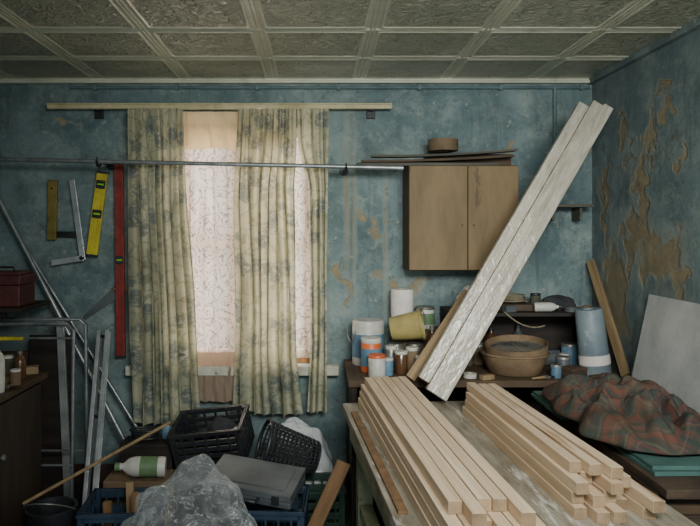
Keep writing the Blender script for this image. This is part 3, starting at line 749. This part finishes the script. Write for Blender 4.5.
for k in range(13):
    f=k/12; r=.08+.04*f; path(b,[(r*math.cos(a),r*math.sin(a),.28*f) for a in [2*math.pi*i/28 for i in range(28)]],.005,6,closed=True)
for i in range(28):
    a=2*math.pi*i/28; tube(b,(.08*math.cos(a),.08*math.sin(a),0),(.12*math.cos(a),.12*math.sin(a),.28),.004,6)
lathe(b,[(0,0),(.08,0),(.08,.008),(0,.008)],28)
path(b,[(.122*math.cos(a),.122*math.sin(a),.28) for a in [2*math.pi*i/28 for i in range(28)]],.01,8,closed=True)
fin(b,'mesh_basket','black',label='black plastic mesh waste basket lying on its side',cat='basket',mw=Matrix.Translation((-.00,3.51,.325))@Euler((0,R(-72),R(12))).to_matrix().to_4x4(),smooth=True)
b=NB(); path(b,[(-.92+.075*math.cos(a)*(1+.1*math.sin(a*.37)),3.69+.055*math.sin(a),.368+.0022*a) for a in [k*.35 for k in range(70)]],.006,6); fin(b,'cable_coil','black',label='coil of black cable lying on the tall dark box',cat='cable',smooth=True)
dr=E('power_drill','dark cordless power drill lying on the floor','drill',loc=(-.62,3.30,.0),rot=(0,0,R(30)))
b=NB(); tube(b,(-.07,0,.03),(.05,0,.03),.03,16); tube(b,(.05,0,.03),(.085,0,.03),.026,16,.016); fin(b,'body','greycase',parent=dr,smooth=True)
b=NB(); tube(b,(.085,0,.03),(.115,0,.03),.014,14); fin(b,'chuck','darkmetal',parent=dr,smooth=True)
b=NB(); bx(b,(.04,.10,.034),(-.03,-.075,.02)); bx(b,(.08,.04,.045),(-.03,-.14,.022)); fin(b,'grip','black',parent=dr,bevel=.006)
for kd,x,y,z,s in (('block',-.80,3.53,.25,1.0),('box',-1.15,2.85,0,1.4),('tin',-1.10,2.70,0,1.4),('block',-.96,2.86,0,1.8),('rag',-1.02,2.60,0,1.6),('tin',-.81,3.73,.36,1.0)):
    junk(kd,x,y,z,s,'among the floor clutter')

# ---------------------------------------------------------------- workbench
ang=R(4.2); MB=Matrix.Translation((.13,3.3,0))@Matrix.Rotation(ang,4,'Z')
wb=E('workbench','long pale green workbench with dusty worn top carrying battens','workbench',mw=MB)
BW=.86; BL=1.95; BZ=.66
b=NB()
for k in range(4):
    w=BW/4; bx(b,(w-.003,BL,.04),(w*(k+.5),-BL/2,BZ-.02))
fin(b,'bench_top','benchtop',parent=wb,bevel=.003)
b=NB()
bx(b,(.025,BL-.1,.12),(.045,-BL/2,BZ-.10)); bx(b,(.025,BL-.1,.12),(BW-.045,-BL/2,BZ-.10)); bx(b,(BW-.1,.025,.12),(BW/2,-.06,BZ-.10)); bx(b,(BW-.1,.025,.12),(BW/2,-BL+.06,BZ-.10))
fin(b,'apron','benchgreen',parent=wb,bevel=.003)
for lx in (.095,BW-.095):
    for ly in (-.11,-BL+.11):
        b=NB(); bx(b,(.07,.07,BZ-.04),(lx,ly,(BZ-.04)/2)); fin(b,'leg','benchgreen',parent=wb,bevel=.004)
b=NB(); bx(b,(.06,BL-.3,.05),(.095,-BL/2,.2)); fin(b,'stretcher','benchgreen',parent=wb,bevel=.003)
m,L=bar_frame((.125,2.93,.50),(-.10,2.92,.012)); b=NB(); bx(b,(.06,.02,L),(0,0,L/2)); fin(b,'brown_board','brownwood',None,'short brown board leaning against the workbench side','board',mw=m,bevel=.002)
def batten(lx,z,y0,y1,w,h,lab,grp,rz=0):
    L=y0-y1; b=NB(); bx(b,(w,L,h),(0,0,0))
    for f in b.faces:
        f.normal_update()
        if abs(f.normal.y)>.9: f.material_index=1
    mw=MB@Matrix.Translation((lx,(y0+y1)/2,z+h/2))@Matrix.Rotation(rz,4,'Z')
    return fin(b,'pine_batten',['pine','pineend'],None,lab,'batten',mw=mw,bevel=.0015,group=grp)
la='pale pine batten in the long stack on the workbench'
w=.0365; h=.0345
for layer,n in enumerate((7,7,6,5)):
    for i in range(n):
        lx=.094+i*(w+.004)+layer*.004+(.012 if layer==3 else 0)+random.uniform(-.001,.001)
        far=-.01-.06*random.random()-(.05 if layer==3 else 0)
        near=-1.70-.09*random.random()+.05*layer-(.07 if i%3==1 else 0)
        batten(lx,BZ+layer*(h+.001),far,near,w,h,la,'long batten stack',random.uniform(-.0006,.0006))
lb='short pale pine batten in the second stack on the workbench'
w2=.037
for layer,n in enumerate((5,5,4,3)):
    for i in range(n):
        fan=R(.35)*(i-1)
        L_=1.2
        lx=.545+i*(w2+.0095)+layer*.004+(.010 if layer==3 else 0)
        far=-.20-.06*random.random(); near=-1.36-.10*random.random()+.03*layer+(.05 if i%2 else 0)
        batten(lx,BZ+layer*(h+.001),far,near,w2,h,lb,'short batten stack',fan)
b=NB(); bx(b,(.03,1.1,.012)); fin(b,'wood_strip','brownwood',None,'thin brown wooden strip lying on the bench top','wood strip',mw=MB@Matrix.Translation((.035,-.75,BZ+.006)),bevel=.001)

# ---------------------------------------------------------------- leaning wrapped boards
def oriented(p0,p1,n):
    z=(p0-p1).normalized(); n=(n-z*n.dot(z)).normalized(); y=-n; x=y.cross(z); m=Matrix((x,y,z)).transposed().to_4x4(); m.translation=p1; return m,(p0-p1).length
pb=Vector((.555,3.245,.725)); pt=W(597,105,3.55)
mm,L=oriented(pt,pb,Vector((.1,-1,.25)))
for k,(ox,oy,dl,w_,hh_,z0) in enumerate(((-.062,.002,-.04,.056,.036,.03),(-.004,-.008,.0,.058,.042,.0),(.052,-.003,.02,.054,.036,.0),(-.043,.044,-.02,.08,.03,.04),(.040,.042,-.05,.08,.03,.03),(-.02,.073,-.10,.12,.012,.09))):
    b=NB(); L2=L+dl
    n=26
    def sect(z,j): 
        wv=.0012*noise.noise(Vector((k*7,j*.7,1))); wu=.0015*noise.noise(Vector((k*7,j*.9,5)))
        return [(ox-w_/2+wv,oy-hh_/2,z),(ox-w_*.12,oy-hh_/2-wu*1.2,z),(ox+w_*.16,oy-hh_/2-.001+wu,z),(ox+w_/2+wu*.5,oy-hh_/2-.001,z),(ox+w_/2+wu*.5,oy+hh_/2,z),(ox-w_/2+wv,oy+hh_/2,z)]
    prev=None
    for j in range(n+1):
        z=z0+(L2-z0)*j/n; ring=[b.verts.new(v) for v in sect(z,j)]
        if prev:
            for i in range(6): b.faces.new((prev[i],prev[(i+1)%6],ring[(i+1)%6],ring[i]))
        else: b.faces.new(ring)
        prev=ring
    b.faces.new(prev)
    fin(b,'wrapped_board','wrap' if k<5 else 'strip',None,('long pale board wrapped in plastic leaning into the corner' if k<5 else 'brown backing board behind the wrapped leaning boards'),'board',mw=mm,bevel=.004,group='leaning boards' )
m,L=oriented(W(468,292,3.6),Vector((W(410,370,3.40).x,3.40,.758)),Vector((0,-1,.2)))
b=NB(); bx(b,(.05,.018,L),(0,0,L/2)); fin(b,'wood_strip','strip',None,'short yellowish wooden strip leaning on the counter','wood strip',mw=m,bevel=.001)

# ---------------------------------------------------------------- rear counter
ct=E('counter','dark wooden counter along the back wall under the cabinet','counter',loc=(.17,3.43,0))
cwid=1.46; cdp=.58; CZ=.74
b=NB(); bx(b,(cwid,cdp,.035),(cwid/2,cdp/2,CZ-.0175)); fin(b,'counter_top','plydark',parent=ct,bevel=.003)
b=NB(); bx(b,(.03,cdp-.04,CZ-.035),(.03,cdp/2,(CZ-.035)/2)); bx(b,(.03,cdp-.04,CZ-.035),(cwid-.03,cdp/2,(CZ-.035)/2)); bx(b,(.03,cdp-.04,CZ-.035),(cwid/2,cdp/2,(CZ-.035)/2)); bx(b,(cwid-.1,.015,CZ-.08),(cwid/2,cdp-.03,(CZ-.08)/2+.04)); bx(b,(cwid-.1,cdp-.06,.02),(cwid/2,cdp/2-.02,.12))
fin(b,'frame','blackwood',parent=ct,bevel=.002)
rk=E('shelf_rack','black stained open shelf rack standing on the counter','shelf',loc=(.74,3.68,CZ+.001))
b=NB(); rw=.80; rd=.34; rh=.31
bx(b,(rw,rd,.02),(rw/2,rd/2,rh-.01)); 
for x in (.01,rw-.01): bx(b,(.02,rd,rh-.02),(x,rd/2,(rh-.02)/2))
bx(b,(rw-.04,.01,rh-.02),(rw/2,rd-.01,(rh-.02)/2))
fin(b,'rack_body','blackwood',parent=rk,bevel=.002)
RZ=CZ+.001+rh
def C(px,Y): return (xx(px,Y),Y,CZ+.001)
jar('paint_bucket','white plastic paint bucket with pale blue label and wire handle',C(368,3.86),.09,.25,'white','white','bucket',lab='bluelab',handle=True)
jar('paint_tin','orange paint tin with blue label and white lid',C(371,3.66),.055,.18,'orange','white','paint tin',lab='bluelab')
jar('plastic_jar','small jar with bright orange lid on the counter',C(377,3.52),.045,.115,'white','orange','jar')
simple_box('cardboard_box',(.28,.12,.19),(xx(416,3.96),3.955,CZ+.096),'card','brown cardboard box behind the paint tins','box',.003)
b=NB(); lathe(b,[(.018,0),(.064,0),(.066,.003),(.066,.222),(.064,.225),(.018,.225),(.018,0)],32); fin(b,'paper_roll','paper',label='white paper towel roll standing on a box',cat='paper roll',loc=(xx(402,3.955),3.955,CZ+.192),smooth=True)
jar('paint_tin','white tin with green label on a cardboard box',(xx(425,3.955),3.955,CZ+.192),.055,.125,'white','tin','paint tin',lab='greenlab')
for k,(px,Y,r,h_,mt,ld_) in enumerate(((391,3.7,.032,.13,'tin','white'),(401,3.6,.035,.12,'amber','white'),(412,3.66,.034,.13,'card','white'),(421,3.56,.03,.10,'tin','white'),(388,3.56,.028,.09,'bluelab','white'))):
    jar('screw_jar','small screw jar with white lid on the counter',C(px,Y),r,h_,mt,ld_,'jar',group='small jars on the counter')
for px in (396,414):
    jar('tin_can','plain dull tin can under the mustard bucket',C(px,3.81),.042,.125,'tin','tin','tin',group='plain tin cans')
mb=E('bucket','mustard yellow plastic bucket lying on its side','bucket',loc=(xx(391,3.81)-.0,3.80,CZ+.126+.082),rot=(0,R(80),R(-12)))
b=NB(); lathe(b,[(0,0),(.062,0),(.064,.004),(.08,.165),(.086,.168),(.086,.178),(.078,.178),(.06,.01),(0,.01)],32); fin(b,'bucket_body','mustard',parent=mb,smooth=True)
b=NB(); path(b,[(.084*math.cos(a),.084*math.sin(a),.165+.03*math.sin(a)) for a in [R(k) for k in range(0,181,12)]],.003,6); fin(b,'handle','tin',parent=mb,smooth=True)
bottle('glass_bottle','brown glass bottle on the counter beside the tins',C(432,3.75),.036,.23,'amber','tin')
bottle('plastic_bottle','grey plastic bottle on the counter',C(444,3.62),.034,.19,'greycase','white')
# wide shallow basin and a sieve resting in it
b=NB()
lathe(b,[(0,0),(.13,0),(.14,.006),(.163,.07),(.172,.098),(.182,.102),(.182,.11),(.168,.11),(.155,.07),(.132,.014),(0,.012)],44)
fin(b,'basin','wicker',None,'wide shallow round tan basin on the dark counter','basin',loc=(xx(516,3.6),3.63,CZ+.002),rot=(0,0,0),smooth=True)
sv=E('round_sieve','round wooden sieve with wire mesh resting on the tan basin','sieve',loc=(xx(518,3.6),3.63,CZ+.116),rot=(R(7),R(-4),0))
b=NB(); lathe(b,[(.158,0),(.163,0),(.163,.042),(.158,.042),(.158,0)],44); fin(b,'rim','wicker',parent=sv,smooth=True)
b=NB()
for k in range(-7,8):
    d=k*.02; l=math.sqrt(max(0,.157**2-d*d)); tube(b,(d,-l,.008),(d,l,.008),.0016,5); tube(b,(-l,d,.009),(l,d,.009),.0016,5)
fin(b,'wire_mesh','tin',parent=sv)
for kd,px,Y,s in (('tin',556,3.50,.9),('box',574,3.49,1.0),('brush',545,3.47,.9),('tape',470,3.50,.9),('block',487,3.455,.8),('tin',563,3.60,1.2)):
    junk(kd,xx(px,Y),Y,CZ,s,'on the dark counter',rz=.4)
br=E('wrapped_roll','pale blue wrapped roll standing upright in the corner','roll',loc=(1.47,3.56,CZ+.012),rot=(R(-1),R(-6),0))
b=NB(); lathe(b,[(0,0),(.074,0),(.078,.006),(.07,.33),(.066,.336),(.03,.336),(.028,.32),(0,.32)],28); fin(b,'roll_body','bluerroll',parent=br,smooth=True)
b=NB(); lathe(b,[(.0795,.05),(.078,.1)],28); fin(b,'paper_band','paper',parent=br,smooth=True)
m,L=oriented(Vector((1.615,3.99,1.32)),Vector((1.60,3.50,.752)),Vector((-1,-.6,0))); b=NB(); bx(b,(.05,.018,L),(0,0,L/2)); fin(b,'brown_board','strip',None,'narrow brown board leaning in the room corner','board',mw=m,bevel=.002)
crumple('plastic_bag','crumpled white paper bag on the black rack','bag',(.86,3.82,RZ),.06,.06,.07,'paper',4.4,.35,14,.05,4)
crumple('folded_cloth','dark folded cloth heap on the black rack','cloth',(1.42,3.90,RZ),.09,.06,.04,'darkcloth',9.4,.3,14,.06,4)
simple_box('flat_box',(.2,.2,.035),(1.12,3.86,RZ+.0185),'paneldk','flat brown box lying on the rack','box')
bottle('plastic_bottle','small white bottle lying on the black rack',(1.20,3.72,RZ+.027),.025,.14,'white','black',rot=(0,R(88),R(-10)))
b=NB(); path(b,[(1.12+.08*math.cos(a)*(1-.01*a),3.86+.07*math.sin(a),RZ+.042+.002*a) for a in [k*.35 for k in range(60)]],.005,6); fin(b,'cable_coil','rope',label='coil of pale rope lying on a flat box',cat='cable',smooth=True)
b=NB(); path(b,[(1.02+.02*k,3.665-.004*math.sin(k),RZ+.008-.02*k*(1-.06*k)) for k in range(12)],.004,6); fin(b,'loose_cable','rope',label='thin loose cable hanging off the rack edge',cat='cable',smooth=True)
for kd,x,y,s in (('tin',.97,3.73,.8),('box',1.06,3.715,.6),('jar',1.255,3.87,1.1),('tape',1.41,3.74,1.0),('tin',.97,3.90,1.3),('rag',1.49,3.76,.6),('block',1.33,3.80,.9),('box',1.34,3.93,.7)):
    junk(kd,x,y,RZ,s,'on the black rack',rz=.3)
for kd,x,y,s in (('tin',.84,3.84,1.7),('jar',.93,3.86,1.4),('box',1.30,3.88,1.4),('tin',1.44,3.84,1.6),('jar',1.37,3.74,1.0),('bottle',1.02,3.94,1.3),('bottle',1.18,3.95,1.4)):
    junk(kd,x,y,CZ,s,'inside the black rack',rz=.2)

# ---------------------------------------------------------------- panel stack, plasterboard, blanket
sx0,sx1=1.09,1.61; sy0,sy1=2.22,3.38
bb=E('low_table','dark low table under a stack of panels','table',loc=((sx0+sx1)/2+.01,(sy0+sy1)/2,0))
b=NB(); bx(b,(.5,1.1,.03),(0,0,.435)); fin(b,'table_top','blackwood',parent=bb,bevel=.003)
for s in (-1,1):
    for q in (-1,1):
        b=NB(); bx(b,(.05,.05,.42),(s*.22,q*.5,.21)); fin(b,'leg','blackwood',parent=bb,bevel=.003)
z=.451
for k,t_ in enumerate((.028,.034,.030,.034,.028,.033,.030)):
    ox=random.uniform(-.004,.014); oy=random.uniform(-.08,.0)
    b=NB(); bx(b,(.5,1.14,t_)); fin(b,'panel_board',('paneldk','plydark','blackwood')[k%3],None,'dark brown panel board in a flat stack','board',loc=((sx0+sx1)/2+ox,(sy0+sy1)/2+oy,z+t_/2),rot=(0,0,random.uniform(-.012,.012)),bevel=.002,group='stacked panels'); z+=t_+.001
for k,(xa,xb,ya,yb,rz) in enumerate(((1.13,1.60,2.28,2.80,1.5),(1.07,1.45,2.95,3.38,-1))):
    for q in range(2):
        b=NB(); bx(b,(xb-xa-.02*q,yb-ya-.02*q,.014)); fin(b,'foam_sheet','teal',None,'muted teal foam sheet on the stack of panels','foam sheet',loc=((xa+xb)/2,(ya+yb)/2,z+.007+.015*q),rot=(0,0,R(rz*(1-q*1.3))),bevel=.002,group='teal sheets')
m=Matrix.Translation((1.53,2.82,SZ+.002))@Matrix.Rotation(R(12),4,'Y')
b=NB(); bx(b,(.013,.98,.49),(0,0,.245)); fin(b,'plasterboard','plaster',None,'pale grey plasterboard sheet leaning against the side wall','board',mw=m,bevel=.001)
def heap(name,label,bx0,bx1,by0,by1,mt,seed,hh):
    b=NB(); uvl=b.loops.layers.uv.new('UVMap'); nu,nv=170,240; g=[]
    def rnd_ridge(p,e=.1):
        n=noise.noise(p); return 1.1-2.2*math.sqrt(n*n+e*e*.5)
    cx,cy=(bx0+bx1)/2,(by0+by1)/2
    for j in range(nv+1):
        row=[]
        for i in range(nu+1):
            u=i/nu; v=j/nv; a_=2*u-1; c_=2*v-1
            ex=a_*math.sqrt(1-.25*c_*c_); ey=c_*math.sqrt(1-.25*a_*a_)
            x=cx+ex*(bx1-bx0)/2; y=cy+ey*(by1-by0)/2
            x+=.05*noise.noise(Vector((y*6,2+seed,7)))*(1-u); y+=.06*noise.noise(Vector((x*7,5,2+seed)))
            rr=max(abs(a_),abs(c_)); dome=(max(0,1-rr**5))**.7
            p=Vector((x*7.5+y*2.0+seed,y*3.2-x*1.5,1.1)); q=p+Vector((noise.noise(p*.7),noise.noise(p*.7+Vector((5,5,5))),0))*1.1
            f1=max(0,rnd_ridge(q,.12)); f2=max(0,rnd_ridge(q*2.0+Vector((4,4,4)),.16)); f3=rnd_ridge(q*4.0+Vector((9,1,4)),.2)
            big=math.exp(-((x-cx-.03)/.19)**2)*math.exp(-((y-cy-.02)/.30)**2)
            zz=SZ+.014+dome*hh*(.012+.062*f1+.032*f2+.006*f3+.042*big)
            x+=.045*dome*noise.noise(q*1.5+Vector((9,0,0))); y+=.045*dome*noise.noise(q*1.5+Vector((0,9,0)))
            row.append(b.verts.new((x,y,max(zz,SZ+.008))))
        g.append(row)
    U=[[0]*(nu+1) for _ in range(nv+1)]; V=[[0]*(nu+1) for _ in range(nv+1)]
    for j in range(nv+1):
        for i in range(1,nu+1): U[j][i]=U[j][i-1]+(g[j][i].co-g[j][i-1].co).length
    for i in range(nu+1):
        for j in range(1,nv+1): V[j][i]=V[j-1][i]+(g[j][i].co-g[j-1][i].co).length
    for j in range(nv):
        for i in range(nu):
            f=b.faces.new((g[j][i],g[j][i+1],g[j+1][i+1],g[j+1][i]))
            for lp_,(ii,jj) in zip(f.loops,((i,j),(i+1,j),(i+1,j+1),(i,j+1))):
                w1=.10*noise.noise(Vector((ii/nu*3,jj/nv*4,seed))); w2_=.10*noise.noise(Vector((ii/nu*3,jj/nv*4,seed+8)))
                a1=U[jj][ii]+w1; a2=V[jj][ii]+w2_
                lp_[uvl].uv=(a1*.8+a2*.45,a2*.8-a1*.45)
    return fin(b,name,mt,None,label,'blanket',smooth=True,solid=-.004)
heap('tartan_blanket','crumpled dark brown and grey tartan blanket thrown over the panels',1.04,1.50,2.36,3.24,'blanket',3.0,1.2)

# ---------------------------------------------------------------- lights
def area(name,loc,target,sx,sy,power,col,spread=180):
    ld=bpy.data.lights.new(name,'AREA'); ld.shape='RECTANGLE'; ld.size=sx; ld.size_y=sy; ld.energy=power; ld.color=col; ld.spread=R(spread)
    o=bpy.data.objects.new(name,ld); COL.objects.link(o); o.location=loc
    o.rotation_euler=(Vector(target)-Vector(loc)).to_track_quat('-Z','Y').to_euler(); return o
area('daylight_window',(-.4,4.75,1.5),(-.4,4.0,1.4),1.5,2.0,135,(1,.92,.82))
area('overhead_fill',(.55,.1,2.15),(.65,3.4,1.15),1.2,.5,29,(1,1,.97),86)  # unseen area light added overhead, narrow spread keeps the view's edges dark
area('rear_fill',(.4,-1.1,1.1),(.5,4,1.9),2.0,1.4,9,(.9,1,.98),105)  # added fill from the open rear to lift the ceiling, no window there
wd=bpy.data.worlds.new('world'); SC.world=wd; wd.use_nodes=True
wd.node_tree.nodes['Background'].inputs[0].default_value=(.62,.82,.86,1); wd.node_tree.nodes['Background'].inputs[1].default_value=.20
# camera
cd_=bpy.data.cameras.new('camera'); cd_.sensor_width=36; cd_.lens=36*F/700
cd_.shift_x=(350-CX)/700; cd_.shift_y=-(263-CY)/700
cam=bpy.data.objects.new('camera',cd_); COL.objects.link(cam); cam.location=(0,0,CH); cam.rotation_euler=(R(90),0,0)
SC.camera=cam
